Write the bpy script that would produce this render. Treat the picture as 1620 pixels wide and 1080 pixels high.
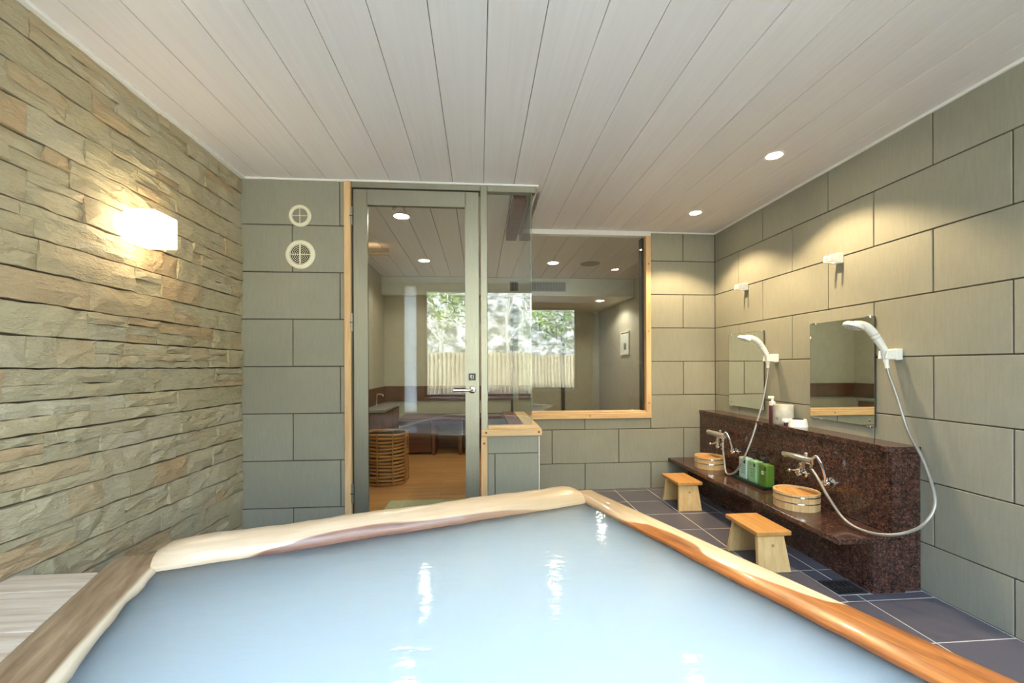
import bpy, bmesh, math, random
from mathutils import Vector, Matrix
random.seed(7)
SC = bpy.context.scene
COL = SC.collection
for o in list(bpy.data.objects):
    bpy.data.objects.remove(o)

# ------------------------------------------------------------------ camera
cam = bpy.data.cameras.new('camera'); camo = bpy.data.objects.new('camera', cam); COL.objects.link(camo)
cam.sensor_width = 36.0; cam.lens = 669.2/1620*36; cam.shift_y = (580.1-540)/1620; cam.shift_x = 0
cam.clip_start = 0.02
PSI, ROLL = 0.0778, 0.004
camo.matrix_world = (Matrix.Translation((0, 0, 1.092)) @ Matrix.Rotation(-PSI, 4, 'Z')
                     @ Matrix.Rotation(math.radians(90), 4, 'X') @ Matrix.Rotation(-ROLL, 4, 'Z'))
SC.camera = camo

# ------------------------------------------------------------------ sky, sun, exposure
wd = bpy.data.worlds.new('sky'); SC.world = wd; wd.use_nodes = True
nt = wd.node_tree; nt.nodes.clear()
sky = nt.nodes.new('ShaderNodeTexSky'); sky.sky_type = 'NISHITA'; sky.sun_disc = False
sky.sun_elevation = math.radians(52); sky.sun_rotation = math.radians(20); sky.dust_density = 2.0; sky.air_density = 1.0
mixw = nt.nodes.new('ShaderNodeMix'); mixw.data_type = 'RGBA'; mixw.inputs[0].default_value = 0.45
mixw.inputs[7].default_value = (5.6, 7.2, 9.0, 1)
bg = nt.nodes.new('ShaderNodeBackground'); bg.inputs[1].default_value = 3.0
wo = nt.nodes.new('ShaderNodeOutputWorld')
nt.links.new(sky.outputs[0], mixw.inputs[6]); nt.links.new(mixw.outputs[2], bg.inputs[0]); nt.links.new(bg.outputs[0], wo.inputs[0])
sl = bpy.data.lights.new('sun', 'SUN'); sl.energy = 40.0; sl.angle = math.radians(2); sl.color = (1, .98, .95)
so = bpy.data.objects.new('sun', sl); COL.objects.link(so)
so.rotation_euler = (math.radians(-40), 0, math.radians(15)); so.location = (2, 8, 9)
vs = SC.view_settings
SC.display_settings.display_device = 'sRGB'
vs.view_transform = 'Standard'; vs.look = 'None'; vs.exposure = 0.4; vs.gamma = 1.0; vs.use_curve_mapping = False

# ------------------------------------------------------------------ dimensions (metres)
XL, XR, D1, D2, H = -1.482, 2.136, 2.79, 3.682, 2.295
YB = -0.47          # rear (daylight) wall behind the camera
WATER = 0.425

# ------------------------------------------------------------------ materials
MATS = {}
def srgb(r, g, b):
    f = lambda c: (c/255/12.92) if c/255 <= .04045 else ((c/255+.055)/1.055)**2.4
    return (f(r), f(g), f(b), 1)
class NT:
    def __init__(s, name):
        s.m = bpy.data.materials.new(name); s.m.use_nodes = True
        s.t = s.m.node_tree; s.t.nodes.clear()
        s.out = s.n('ShaderNodeOutputMaterial'); s.b = s.n('ShaderNodeBsdfPrincipled')
        s.l(s.b.outputs[0], s.out.inputs[0])
    def n(s, typ, **kw):
        nd = s.t.nodes.new(typ)
        for k, v in kw.items(): setattr(nd, k, v)
        return nd
    def l(s, a, b): s.t.links.new(a, b)
    def coords(s, kind='Object', scale=(1, 1, 1), rnd=0):
        tc = s.n('ShaderNodeTexCoord'); mp = s.n('ShaderNodeMapping'); mp.inputs['Scale'].default_value = scale
        src = tc.outputs[kind] if kind != 'World' else s.n('ShaderNodeNewGeometry').outputs['Position']
        if rnd:
            oi = s.n('ShaderNodeObjectInfo'); mu = s.n('ShaderNodeMath', operation='MULTIPLY'); mu.inputs[1].default_value = rnd
            s.l(oi.outputs['Random'], mu.inputs[0])
            ad = s.n('ShaderNodeVectorMath', operation='ADD'); s.l(src, ad.inputs[0]); s.l(mu.outputs[0], ad.inputs[1]); src = ad.outputs[0]
        s.l(src, mp.inputs[0]); return mp.outputs[0]
    def noise(s, vec, scale, detail=4, rough=.55, dist=0):
        nd = s.n('ShaderNodeTexNoise'); nd.inputs['Scale'].default_value = scale; nd.inputs['Detail'].default_value = detail
        nd.inputs['Roughness'].default_value = rough; nd.inputs['Distortion'].default_value = dist
        s.l(vec, nd.inputs['Vector']); return nd.outputs[0]
    def ramp(s, fac, stops):
        r = s.n('ShaderNodeValToRGB'); e = r.color_ramp.elements
        while len(e) < len(stops): e.new(.5)
        for k, (p, c) in enumerate(stops): e[k].position = p; e[k].color = c
        s.l(fac, r.inputs[0]); return r.outputs[0]
    def mix(s, fac, a, b, blend='MIX'):
        m = s.n('ShaderNodeMix', data_type='RGBA', blend_type=blend)
        if isinstance(fac, float): m.inputs[0].default_value = fac
        else: s.l(fac, m.inputs[0])
        for i, v in ((6, a), (7, b)):
            if isinstance(v, tuple): m.inputs[i].default_value = v
            else: s.l(v, m.inputs[i])
        return m.outputs[2]
    def math(s, op, a, b=None):
        m = s.n('ShaderNodeMath', operation=op)
        for i, v in ((0, a), (1, b)):
            if v is None: continue
            if isinstance(v, (int, float)): m.inputs[i].default_value = v
            else: s.l(v, m.inputs[i])
        return m.outputs[0]
    def bump(s, h, strength, dist=.01):
        b = s.n('ShaderNodeBump'); b.inputs['Strength'].default_value = strength; b.inputs['Distance'].default_value = dist
        s.l(h, b.inputs['Height']); s.l(b.outputs[0], s.b.inputs['Normal'])
    def set(s, rough=None, metal=None, spec=None, coat=None):
        if rough is not None: s.b.inputs['Roughness'].default_value = rough
        if metal is not None: s.b.inputs['Metallic'].default_value = metal
        if spec is not None: s.b.inputs['Specular IOR Level'].default_value = spec
        if coat is not None: s.b.inputs['Coat Weight'].default_value = coat
    def base(s, c):
        if isinstance(c, tuple): s.b.inputs['Base Color'].default_value = c
        else: s.l(c, s.b.inputs['Base Color'])

def plain(name, c, rough=.5, metal=0, var=.06, scale=40):
    k = NT(name); v = k.noise(k.coords('Object'), scale, 3)
    dk = tuple(x*(1-var*2) for x in c[:3])+(1,); lt = tuple(min(1, x*(1+var)) for x in c[:3])+(1,)
    k.base(k.ramp(v, [(.3, dk), (.7, lt)])); k.set(rough=rough, metal=metal); return k.m

def tile_mat(name, c, rough=.55):
    k = NT(name); w = k.coords('World', (1, 1, 1))
    oi = k.n('ShaderNodeObjectInfo')
    n1 = k.noise(w, 260, 3, .6); n2 = k.noise(k.coords('World', (1, 1, .12)), 90, 4); n3 = k.noise(w, 3.0, 3)
    f = k.math('ADD', k.math('ADD', k.math('MULTIPLY', n1, .35), k.math('MULTIPLY', n2, .35)), k.math('MULTIPLY', n3, .3))
    dk = tuple(x*.84 for x in c[:3])+(1,); lt = tuple(min(1, x*1.12) for x in c[:3])+(1,)
    cc = k.ramp(f, [(.3, dk), (.7, lt)])
    rv = k.ramp(oi.outputs['Random'], [(0, (.93, .93, .93, 1)), (1, (1.0, 1.0, 1.0, 1))])
    k.base(k.mix(1.0, cc, rv, 'MULTIPLY')); k.set(rough=rough, spec=.4); k.bump(n1, .08, .002); return k.m

def wood(name, light, dark, rough=.45, axis='x', scale=1.0, rnd=7.0, contrast=.5, coat=0):
    k = NT(name)
    sc = {'x': (1.2, 18, 18), 'y': (18, 1.2, 18), 'z': (18, 18, 1.2)}[axis]
    sc = tuple(q*scale for q in sc)
    v = k.coords('Object', sc, rnd)
    n = k.noise(v, 2.2, 6, .6, .6); n2 = k.noise(v, 9, 3)
    f = k.math('ADD', k.math('MULTIPLY', n, .75), k.math('MULTIPLY', n2, .25))
    h = .5*contrast
    c = k.ramp(f, [(.5-h*.6, dark), (.5+h*.5, light)])
    oi = k.n('ShaderNodeObjectInfo')
    rv = k.ramp(oi.outputs['Random'], [(0, (.9, .9, .9, 1)), (1, (1, 1, 1, 1))])
    k.base(k.mix(1.0, c, rv, 'MULTIPLY')); k.set(rough=rough, coat=coat); k.bump(f, .1, .003); return k.m

def glow(name, c, strength):
    k = NT(name); k.base((.8, .8, .8, 1))
    k.b.inputs['Emission Color'].default_value = c; k.b.inputs['Emission Strength'].default_value = strength; return k.m

def glass_mat(name, tint=(.93, .97, .95, 1), ior=1.5):
    k = NT(name); k.t.nodes.remove(k.b)
    tr = k.n('ShaderNodeBsdfTransparent'); tr.inputs[0].default_value = tint
    gl = k.n('ShaderNodeBsdfGlossy'); gl.inputs['Roughness'].default_value = .0; gl.inputs[0].default_value = (1, 1, 1, 1)
    lw = k.n('ShaderNodeLayerWeight'); lw.inputs[0].default_value = .5      # thin pane: Schlick reflectance on both faces
    fr = k.math('ADD', k.math('MULTIPLY', k.math('POWER', lw.outputs['Facing'], 5.0), .95), .043)
    mx = k.n('ShaderNodeMixShader'); k.l(fr, mx.inputs[0]); k.l(tr.outputs[0], mx.inputs[1]); k.l(gl.outputs[0], mx.inputs[2])
    k.l(mx.outputs[0], k.out.inputs[0]); return k.m

def granite():
    k = NT('brown granite'); w = k.coords('World')
    vo = k.n('ShaderNodeTexVoronoi'); vo.inputs['Scale'].default_value = 170; k.l(w, vo.inputs['Vector'])
    n = k.noise(w, 70, 6, .72); n2 = k.noise(w, 200, 2)
    c1 = k.ramp(n, [(.36, srgb(18, 15, 15)), (.47, srgb(58, 40, 34)), (.56, srgb(96, 62, 50)), (.70, srgb(124, 98, 86))])
    sp = k.ramp(vo.outputs['Distance'], [(.0, (.0, .0, .0, 1)), (.35, (1, 1, 1, 1))])
    c2 = k.mix(.55, c1, k.ramp(vo.outputs['Color'], [(.2, srgb(22, 18, 18)), (.6, srgb(82, 54, 44)), (.95, srgb(128, 106, 96))]))
    bl = k.ramp(k.noise(w, 26, 4, .6), [(.35, (.6, .6, .64, 1)), (.65, (1.22, 1.1, 1.06, 1))])
    c2 = k.mix(1.0, c2, bl, 'MULTIPLY')
    k.base(k.mix(.5, c2, k.mix(1.0, c2, sp, 'MULTIPLY'))); k.set(rough=.16, spec=.5); return k.m

def stone():
    k = NT('split stone'); w = k.coords('World', (1, 1, 1)); oi = k.n('ShaderNodeObjectInfo')
    at = k.n('ShaderNodeAttribute', attribute_name='tone')
    ra = k.math('ADD', oi.outputs['Random'], at.outputs['Fac'])
    ra = k.math('FRACT', ra)
    st = k.noise(k.coords('World', (1, 2.4, 16), 0), 4.0, 5, .6, .8)
    base = k.ramp(ra, [(0, srgb(188, 174, 141)), (.3, srgb(200, 189, 161)), (.55, srgb(183, 171, 139)), (.78, srgb(195, 181, 147)), (.93, srgb(196, 168, 130))])
    n = k.noise(w, 6, 4); rust = k.ramp(n, [(.55, (0, 0, 0, 1)), (.72, (1, 1, 1, 1))])
    rusty = k.mix(k.math('MULTIPLY', rust, .42), base, srgb(190, 150, 108))
    c = k.mix(k.math('MULTIPLY', st, .42), rusty, srgb(150, 142, 116))
    k.base(c); k.set(rough=.56, spec=.4)
    b1 = k.noise(k.coords('World', (1, 1, 3.0), 0), 22, 6, .62, .5); b2 = k.noise(w, 90, 4, .6)
    k.bump(k.math('ADD', b1, k.math('MULTIPLY', b2, .35)), .72, .02); return k.m

def curve_fac(k, x, pts):
    fc = k.n('ShaderNodeFloatCurve'); c = fc.mapping.curves[0]
    while len(c.points) < len(pts): c.points.new(.5, .5)
    for i, (a, b) in enumerate(pts): c.points[i].location = (a, b)
    fc.mapping.update(); k.l(x, fc.inputs['Value']); return fc.outputs[0]

def rim_mat(name, kind):
    """live-edge cypress rim; colour zones (sapwood / heartwood) follow the length of the plank"""
    k = NT(name); tc = k.n('ShaderNodeTexCoord'); sp = k.n('ShaderNodeSeparateXYZ'); k.l(tc.outputs['Object'], sp.inputs[0])
    if kind == 'far':
        v = k.coords('Object', (1.5, 14, 30)); al = k.math('DIVIDE', sp.outputs[0], 1.68)
        ac = k.math('DIVIDE', k.math('SUBTRACT', sp.outputs[2], .40), .10)
        edge = curve_fac(k, al, [(0, .05), (.1, .12), (.22, .45), (.38, .68), (.55, .58), (.72, .5), (.85, .3), (1, .1)])
        heart, sap = (srgb(106, 64, 52), srgb(148, 104, 86)), (srgb(202, 176, 146), srgb(218, 196, 168))
    elif kind == 'right':
        v = k.coords('Object', (14, 1.5, 30)); al = k.math('DIVIDE', k.math('ADD', k.math('MULTIPLY', sp.outputs[1], -1), .13), 2.0)
        ac = k.math('DIVIDE', k.math('SUBTRACT', sp.outputs[0], 1.67), .155)
        edge = curve_fac(k, al, [(0, -.0), (.2, .0), (.27, .34), (.36, .44), (.42, .22), (.48, .30), (.54, .45), (.58, .62), (.63, 1.15), (1, 1.2)])
        heart, sap = (srgb(132, 70, 30), srgb(205, 124, 58)), (srgb(226, 196, 150), srgb(246, 226, 186))
    else:
        v = k.coords('Object', (14, 1.5, 30)); al = sp.outputs[1]
        ac = k.math('DIVIDE', k.math('SUBTRACT', sp.outputs[0], -.15), .15)
        edge = curve_fac(k, k.math('ADD', k.math('MULTIPLY', al, .5), .8), [(0, .88), (.3, .84), (.6, .9), (1, .97)])
        heart, sap = (srgb(126, 100, 76), srgb(176, 150, 122)), (srgb(214, 196, 168), srgb(232, 218, 194))
    g = k.noise(v, 3.0, 6, .6, .5); wob = k.math('MULTIPLY', k.math('SUBTRACT', k.noise(v, 1.2, 3), .5), .22)
    d = k.math('SUBTRACT', k.math('ADD', ac, wob), edge)
    fac = k.ramp(k.math('ADD', k.math('MULTIPLY', d, 5.0), .5), [(.35, (0, 0, 0, 1)), (.65, (1, 1, 1, 1))])
    hc = k.ramp(g, [(.32, heart[0]), (.66, heart[1])]); sc_ = k.ramp(g, [(.3, sap[0]), (.65, sap[1])])
    if kind == 'right':   # the far end has weathered grey-brown
        wz = k.ramp(al, [(.13, (1, 1, 1, 1)), (.27, (0, 0, 0, 1))])
        sc_ = k.mix(k.math('MULTIPLY', wz, .75), sc_, srgb(158, 124, 92))
    zl = k.ramp(k.math('MULTIPLY', sp.outputs[2], 1.0), [(.424, (1, 1, 1, 1)), (.438, (0, 0, 0, 1))])    # dark wet waterline on the inner lip
    col = k.mix(k.math('MULTIPLY', zl, .65 if kind != 'far' else .25), k.mix(fac, hc, sc_), srgb(88, 58, 48))
    if kind == 'far':     # tan towards the right-hand end of the log
        col = k.mix(k.ramp(al, [(.5, (0, 0, 0, 1)), (.85, (.6, .6, .6, 1))]), col, srgb(176, 146, 108))
    k.base(col); k.set(rough=.32, spec=.5, coat=.15); k.bump(g, .12, .003); return k.m

def water_mat():
    k = NT('milky water'); w = k.coords('World', (1, 1, 1))
    k.base((.60, .755, .87, 1)); k.set(rough=.04); k.b.inputs['Subsurface Weight'].default_value = 1.0; k.b.inputs['Subsurface Radius'].default_value = (1.2, 1.0, .85); k.b.inputs['Subsurface Scale'].default_value = 1.8; k.b.subsurface_method = 'RANDOM_WALK'; k.b.inputs['IOR'].default_value = 1.33
    n = k.noise(k.coords('World', (.38, 1.0, 1)), 30, 3, .55, .3); n2 = k.noise(k.coords('World', (.5, 1, 1)), 7, 2)
    k.bump(k.math('ADD', k.math('MULTIPLY', n, .6), n2), .12, .02)
    return k.m

def ceiling_board_mat():
    k = NT('whitewashed ceiling board'); v = k.coords('Object', (20, .5, 20), 11.0)
    n = k.noise(v, 2.5, 5, .6, .4)
    c = k.ramp(n, [(.3, srgb(226, 219, 216)), (.8, srgb(234, 229, 227))])
    oi = k.n('ShaderNodeObjectInfo'); rv = k.ramp(oi.outputs['Random'], [(0, (.95, .95, .95, 1)), (1, (1, 1, 1, 1))])
    k.base(k.mix(1.0, c, rv, 'MULTIPLY')); k.set(rough=.42, spec=.4); return k.m

M = dict(
    tile=tile_mat('grey green wall tile', srgb(146, 144, 130)),
    floor_tile=tile_mat('slate floor tile', srgb(94, 91, 101), .38),
    grout=plain('dark grout', srgb(78, 72, 62), .9), grout_light=plain('pale grout', srgb(206, 204, 202), .9),
    board=ceiling_board_mat(), dark_gap=plain('shadow gap backing', srgb(60, 54, 50), .9),
    joint=plain('stone joint shadow mortar', srgb(92, 84, 68), .9),
    white=plain('white plastic', srgb(236, 236, 232), .3, var=.02), bead=plain('white trim', srgb(232, 230, 226), .45, var=.02),
    cream=plain('cream plastic', srgb(228, 224, 200), .4, var=.02),
    steel=None, chrome=None,
    jamb=wood('hinoki trim', srgb(222, 188, 142), srgb(200, 160, 114), .5, 'z', .8),
    jamb_x=wood('hinoki trim x', srgb(222, 188, 142), srgb(200, 160, 114), .5, 'x', .8),
    jamb_y=wood('hinoki trim y', srgb(222, 188, 142), srgb(200, 160, 114), .5, 'y', .8),
    stool_top=wood('stool seat wood', srgb(208, 154, 88), srgb(184, 126, 62), .4, 'y', .8),
    stool_leg=wood('stool leg wood', srgb(232, 196, 138), srgb(214, 170, 110), .5, 'z', .8),
    bucket=wood('bucket wood', srgb(226, 190, 138), srgb(202, 160, 108), .45, 'z', .9),
    bucket_top=wood('bucket lid wood', srgb(222, 166, 92), srgb(180, 112, 52), .4, 'x', .8),
    deck=wood('weathered deck plank', srgb(226, 214, 200), srgb(186, 166, 146), .55, 'x', .7),
    brown=wood('reddish brown cabinet wood', srgb(118, 66, 38), srgb(86, 46, 27), .4, 'x', .7),
    oak=wood('oak floor board', srgb(200, 146, 88), srgb(166, 112, 62), .4, 'x', .6),
    granite=granite(), stone=stone(), water=water_mat(),
    rim_far=rim_mat('far rim wood', 'far'), rim_right=rim_mat('right rim wood', 'right'), rim_left=rim_mat('left rim wood', 'left'),
    tub=wood('tub board wood', srgb(188, 150, 108), srgb(150, 112, 76), .5, 'x', .7),
    glass=glass_mat('clear glass'), glass_edge=plain('green glass edge', srgb(120, 160, 150), .2),
    plaster=plain('warm grey plaster', srgb(190, 180, 156), .8, var=.03, scale=12),
    plaster_white=plain('off white plaster', srgb(222, 218, 206), .8, var=.02, scale=12),
    black=plain('black plastic', srgb(26, 26, 28), .35), dark=plain('dark hole', srgb(18, 17, 16), .9),
    grey=plain('grey plastic', srgb(150, 146, 138), .4),
    hose=plain('silver hose', srgb(158, 156, 150), .32, .5),
    iron=plain('grey cast grate', srgb(72, 70, 74), .45, .6),
    wicker=wood('rattan cane', srgb(190, 132, 72), srgb(140, 90, 44), .5, 'x', 1.0, contrast=.8),
    mat_green=plain('pale green mat', srgb(176, 168, 128), .9), mirror=None,
    bot1=plain('pale aqua bottle', srgb(176, 204, 192), .3, var=.02), bot2=plain('soft green bottle', srgb(142, 184, 140), .3, var=.02), bot3=plain('leaf green bottle', srgb(92, 128, 50), .3, var=.02),
    purple=plain('plum liquid bottle', srgb(96, 52, 70), .2), stoneware=plain('mottled white stoneware', srgb(214, 208, 192), .5, var=.08, scale=18),
    tray=plain('dark green tray', srgb(28, 44, 38), .3), ink=plain('dark print', srgb(48, 58, 50), .6), paper=plain('pale label print', srgb(210, 222, 186), .6),
    paper_white=plain('white paper', srgb(230, 228, 216), .7), art=plain('grey green print', srgb(120, 128, 110), .8, var=.3, scale=14),
    lamp=glow('lit white lamp shade', (1, .82, .54, 1), 13), warm=glow('warm lamp lens', (1, .83, .55, 1), 60), cool=glow('white lamp lens', (1, .94, .84, 1), 34),
    fence=wood('bamboo fence cane', srgb(196, 184, 150), srgb(150, 138, 108), .6, 'z', .6),
    bark=plain('pale bark', srgb(214, 208, 194), .8, var=.12, scale=8),
    burn=plain('burnt brand', srgb(140, 100, 56), .7),
    frame_dark=plain('dark bronze frame', srgb(72, 66, 56), .4, .3),
)
def steelmat():
    k = NT('brushed stainless'); n = k.noise(k.coords('Object', (160, 160, 1.5)), 3, 3)
    k.base(k.ramp(n, [(.3, srgb(146, 144, 131)), (.7, srgb(164, 162, 148))])); k.set(rough=.45, metal=.85); return k.m
M['steel'] = steelmat()
k = NT('frosted glass'); k.t.nodes.remove(k.b); tl = k.n('ShaderNodeBsdfTranslucent'); tl.inputs[0].default_value = (.8, .82, .84, 1); k.l(tl.outputs[0], k.out.inputs[0]); M['frosted'] = k.m
k = NT('polished chrome'); k.base((.86, .86, .87, 1)); k.set(rough=.06, metal=1); M['chrome'] = k.m
k = NT('silver mirror'); k.base((.86, .9, .86, 1)); k.set(rough=.01, metal=1); M['mirror'] = k.m
def foliage_mat(name, a, b):
    k = NT(name); n = k.noise(k.coords('World'), 2.6, 9, .72)
    k.base(k.ramp(n, [(.42, a), (.6, b)])); k.set(rough=.8); return k.m
M['hill'] = foliage_mat('brushy hillside', srgb(60, 66, 48), srgb(168, 166, 158))
M['leaf'] = foliage_mat('fresh leaves', srgb(110, 140, 60), srgb(176, 196, 110))

# ------------------------------------------------------------------ mesh helpers
def link(name, me, mat, parent=None, loc=None, rot=None):
    o = bpy.data.objects.new(name, me); COL.objects.link(o)
    if mat is not None and len(me.materials) == 0: me.materials.append(mat)
    if parent is not None: o.parent = parent
    if loc is not None: o.location = loc
    if rot is not None: o.rotation_euler = rot
    return o
def mesh(bm, name, smooth=False):
    bmesh.ops.recalc_face_normals(bm, faces=bm.faces)
    me = bpy.data.meshes.new(name); bm.to_mesh(me); bm.free()
    if smooth:
        for p in me.polygons: p.use_smooth = True
        try: me.set_sharp_from_angle(angle=math.radians(40))
        except Exception: pass
    return me
def obj(name, bm, mat, parent=None, loc=None, rot=None, smooth=False):
    return link(name, mesh(bm, name, smooth), M[mat] if isinstance(mat, str) else mat, parent, loc, rot)
def tag(o, label, cat, group=None, kind=None):
    o['label'] = label; o['category'] = cat
    if group: o['group'] = group
    if kind: o['kind'] = kind
    return o
def empty(name, loc=(0, 0, 0), rz=0, label=None, cat=None, group=None, kind=None):
    o = bpy.data.objects.new(name, None); COL.objects.link(o); o.location = loc; o.rotation_euler = (0, 0, rz); o.empty_display_size = .1
    if label: tag(o, label, cat, group, kind)
    return o
def box(bm, x0, x1, y0, y1, z0, z1, bev=0, seg=1):
    m = Matrix.Translation(((x0+x1)/2, (y0+y1)/2, (z0+z1)/2)) @ Matrix.Diagonal((x1-x0, y1-y0, z1-z0, 1))
    r = bmesh.ops.create_cube(bm, size=1, matrix=m)
    if bev:
        es = {e for v in r['verts'] for e in v.link_edges}
        bmesh.ops.bevel(bm, geom=list(es), offset=bev, segments=seg, affect='EDGES', profile=.5)
    return bm
def B(*a, **k): return box(bmesh.new(), *a, **k)
def tube(bm, pts, r, seg=10, cap=True):
    pts = [Vector(p) for p in pts]; rings = []
    n = len(pts); up = None
    for i, p in enumerate(pts):
        d = (pts[min(i+1, n-1)]-pts[max(i-1, 0)]).normalized()
        if up is None:
            up = d.orthogonal().normalized()
        else:
            up = (up-d*up.dot(d)).normalized()
        s = d.cross(up); rr = r[i] if isinstance(r, (list, tuple)) else r
        rings.append([bm.verts.new(p+(up*math.cos(a)+s*math.sin(a))*rr) for a in [2*math.pi*q/seg for q in range(seg)]])
    for a, b in zip(rings, rings[1:]):
        for q in range(seg): bm.faces.new((a[q], a[(q+1) % seg], b[(q+1) % seg], b[q]))
    if cap: bm.faces.new(rings[0][::-1]); bm.faces.new(rings[-1])
    return bm
def spline(pts, n=6):
    P = [Vector(p) for p in pts]; P = [2*P[0]-P[1]]+P+[2*P[-1]-P[-2]]; out = []
    for i in range(1, len(P)-2):
        for q in range(n):
            t = q/n; a, b, c, d = P[i-1:i+3]
            out.append(.5*((2*b)+(c-a)*t+(2*a-5*b+4*c-d)*t*t+(3*b-a-3*c+d)*t**3))
    out.append(P[-2]); return out
def lathe(bm, prof, seg=32, c=(0, 0, 0), close=True):
    rings = []
    for r, z in prof:
        if r < 1e-5: rings.append([bm.verts.new((c[0], c[1], c[2]+z))])
        else: rings.append([bm.verts.new((c[0]+r*math.cos(2*math.pi*q/seg), c[1]+r*math.sin(2*math.pi*q/seg), c[2]+z)) for q in range(seg)])
    for a, b in zip(rings, rings[1:]):
        for q in range(seg):
            w = (q+1) % seg
            if len(a) == 1 and len(b) == 1: continue
            if len(a) == 1: bm.faces.new((a[0], b[w], b[q]))
            elif len(b) == 1: bm.faces.new((a[q], a[w], b[0]))
            else: bm.faces.new((a[q], a[w], b[w], b[q]))
    return bm
def torus(bm, R, r, seg=36, sub=8, c=(0, 0, 0), wob=0):
    ph = random.random()*6
    pts = [[bm.verts.new((c[0]+(R+r*math.cos(b))*math.cos(a), c[1]+(R+r*math.cos(b))*math.sin(a), c[2]+r*math.sin(b)+wob*math.sin(3*a+ph)))
            for b in [2*math.pi*j/sub for j in range(sub)]] for a in [2*math.pi*i/seg for i in range(seg)]]
    for i in range(seg):
        for j in range(sub):
            bm.faces.new((pts[i][j], pts[(i+1) % seg][j], pts[(i+1) % seg][(j+1) % sub], pts[i][(j+1) % sub]))
    return bm
def prism(bm, prof, axis, a0, a1):
    """extrude a closed 2D profile along an axis: x (prof=(y,z)), y (prof=(x,z)), z (prof=(x,y))"""
    f = {'x': lambda p, a: (a, p[0], p[1]), 'y': lambda p, a: (p[0], a, p[1]), 'z': lambda p, a: (p[0], p[1], a)}[axis]
    A = [bm.verts.new(f(p, a0)) for p in prof]; Bv = [bm.verts.new(f(p, a1)) for p in prof]; n = len(prof)
    for i in range(n): bm.faces.new((A[i], A[(i+1) % n], Bv[(i+1) % n], Bv[i]))
    bm.faces.new(A[::-1]); bm.faces.new(Bv); return bm
def xf(bm, m): bmesh.ops.transform(bm, matrix=m, verts=bm.verts); return bm
CACHE = {}
def piece(name, dims, mat, parent, loc, bev=.002):
    key = (name, tuple(round(d, 4) for d in dims), mat)
    if key not in CACHE:
        a, b, c = dims; me = mesh(B(-a/2, a/2, -b/2, b/2, -c/2, c/2, bev=bev), name); me.materials.append(M[mat]); CACHE[key] = me
    return link(name, CACHE[key], None, parent, loc)
def copy_tree(o, parent=None):
    c = o.copy(); COL.objects.link(c); c.parent = parent
    for ch in [q for q in bpy.data.objects if q.parent == o]: copy_tree(ch, c)
    return c

# ------------------------------------------------------------------ setting: shells
GAP = .006; TH = .010
def wall(name, label, dims, mat='grout', cat='wall'):
    return tag(obj(name, B(*dims), mat), label, cat, kind='structure')
def rows(z0, z1, first, step=.3):
    zs = [z0]; z = first
    while z < z1-.012:
        if z > z0+.012: zs.append(z)
        z += step
    zs.append(z1); return list(zip(zs, zs[1:]))
def cuts(a, b, off, step=.6):
    k = math.ceil((a-off)/step); xs = [a]; x = off+k*step
    while x < b-.015:
        if x > a+.015: xs.append(x)
        x += step
    xs.append(b); return list(zip(xs, xs[1:]))

# right wall (faces -X)
wr = wall('wall_right', 'right hand wall of large grey-green tiles behind the wash counter', (XR+.006, XR+.12, YB-.1, D2+.0, -.05, H))
for i, (z0, z1) in enumerate(rows(0, H, .235)):
    off = 2.735 if i % 2 == 0 else 3.035      # joint phase alternates by half a tile
    for y0, y1 in cuts(YB, D2, off):
        piece('wall_tile', (TH, y1-y0-GAP, z1-z0-GAP), 'tile', wr, (XR+TH/2, (y0+y1)/2, (z0+z1)/2))
# back wall right and under the window (faces -Y)
wb = wall('wall_back', 'recessed back wall of grey-green tiles around the changing room window', (.36, XR+.12, D2+.006, D2+.10, -.05, .631))
box_bm = B(1.515, XR+.12, D2+.006, D2+.10, .631, H)
obj('wall_panel', box_bm, 'grout', wb)
for i, (z0, z1) in enumerate(rows(0, H, .235)):
    off = 1.533 if i % 2 == 0 else 1.238
    segs = cuts(.396, XR, off) if z1 < .64 else None
    if segs is None:
        if z0 < .62:   # row crossed by the sill
            for x0, x1 in cuts(.396, 1.533, off): piece('wall_tile', (x1-x0-GAP, TH, .631-z0-GAP), 'tile', wb, ((x0+x1)/2, D2+TH/2, (z0+.631)/2))
        segs = cuts(1.533, XR, off)
    for x0, x1 in segs: piece('wall_tile', (x1-x0-GAP, TH, z1-z0-GAP), 'tile', wb, ((x0+x1)/2, D2+TH/2, (z0+z1)/2))
# back wall left of the door (faces -Y, nearer)
wl2 = wall('wall_back_left', 'narrow grey-green tiled wall between stone wall and glass door', (XL-.05, -.858, D1+.006, D1+.10, -.05, H))
for i, (z0, z1) in enumerate(rows(0, H, .2)):
    xs = [(XL-.02, -1.18), (-1.18, -.858)] if i % 2 == 0 else [(XL-.02, -.887), (-.887, -.858)]
    for x0, x1 in xs: piece('wall_tile', (x1-x0-GAP*.9, TH, z1-z0-GAP), 'tile', wl2, ((x0+x1)/2, D1+TH/2, (z0+z1)/2))
# low partition below the side glass
wp = wall('wall_partition', 'low tiled partition under the fixed glass beside the door', (.052, .386, D1+.006, D2+.02, -.05, .636))
for z0, z1, xs in ((0, .52, [(.052, .102), (.102, .392)]), (.52, .636, [(.052, .392)])):
    for x0, x1 in xs: piece('wall_tile', (x1-x0-.004, TH, z1-z0-.004), 'tile', wp, ((x0+x1)/2, D1+TH/2, (z0+z1)/2))
    for y0, y1 in cuts(D1+.012, D2, D1+.6): piece('wall_tile', (TH, y1-y0-.004, z1-z0-.004), 'tile', wp, (.391, (y0+y1)/2, (z0+z1)/2))
obj('corner_bead', B(.392, .399, D1-.001, D1+.010, 0, .636), 'bead', wp)

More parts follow.
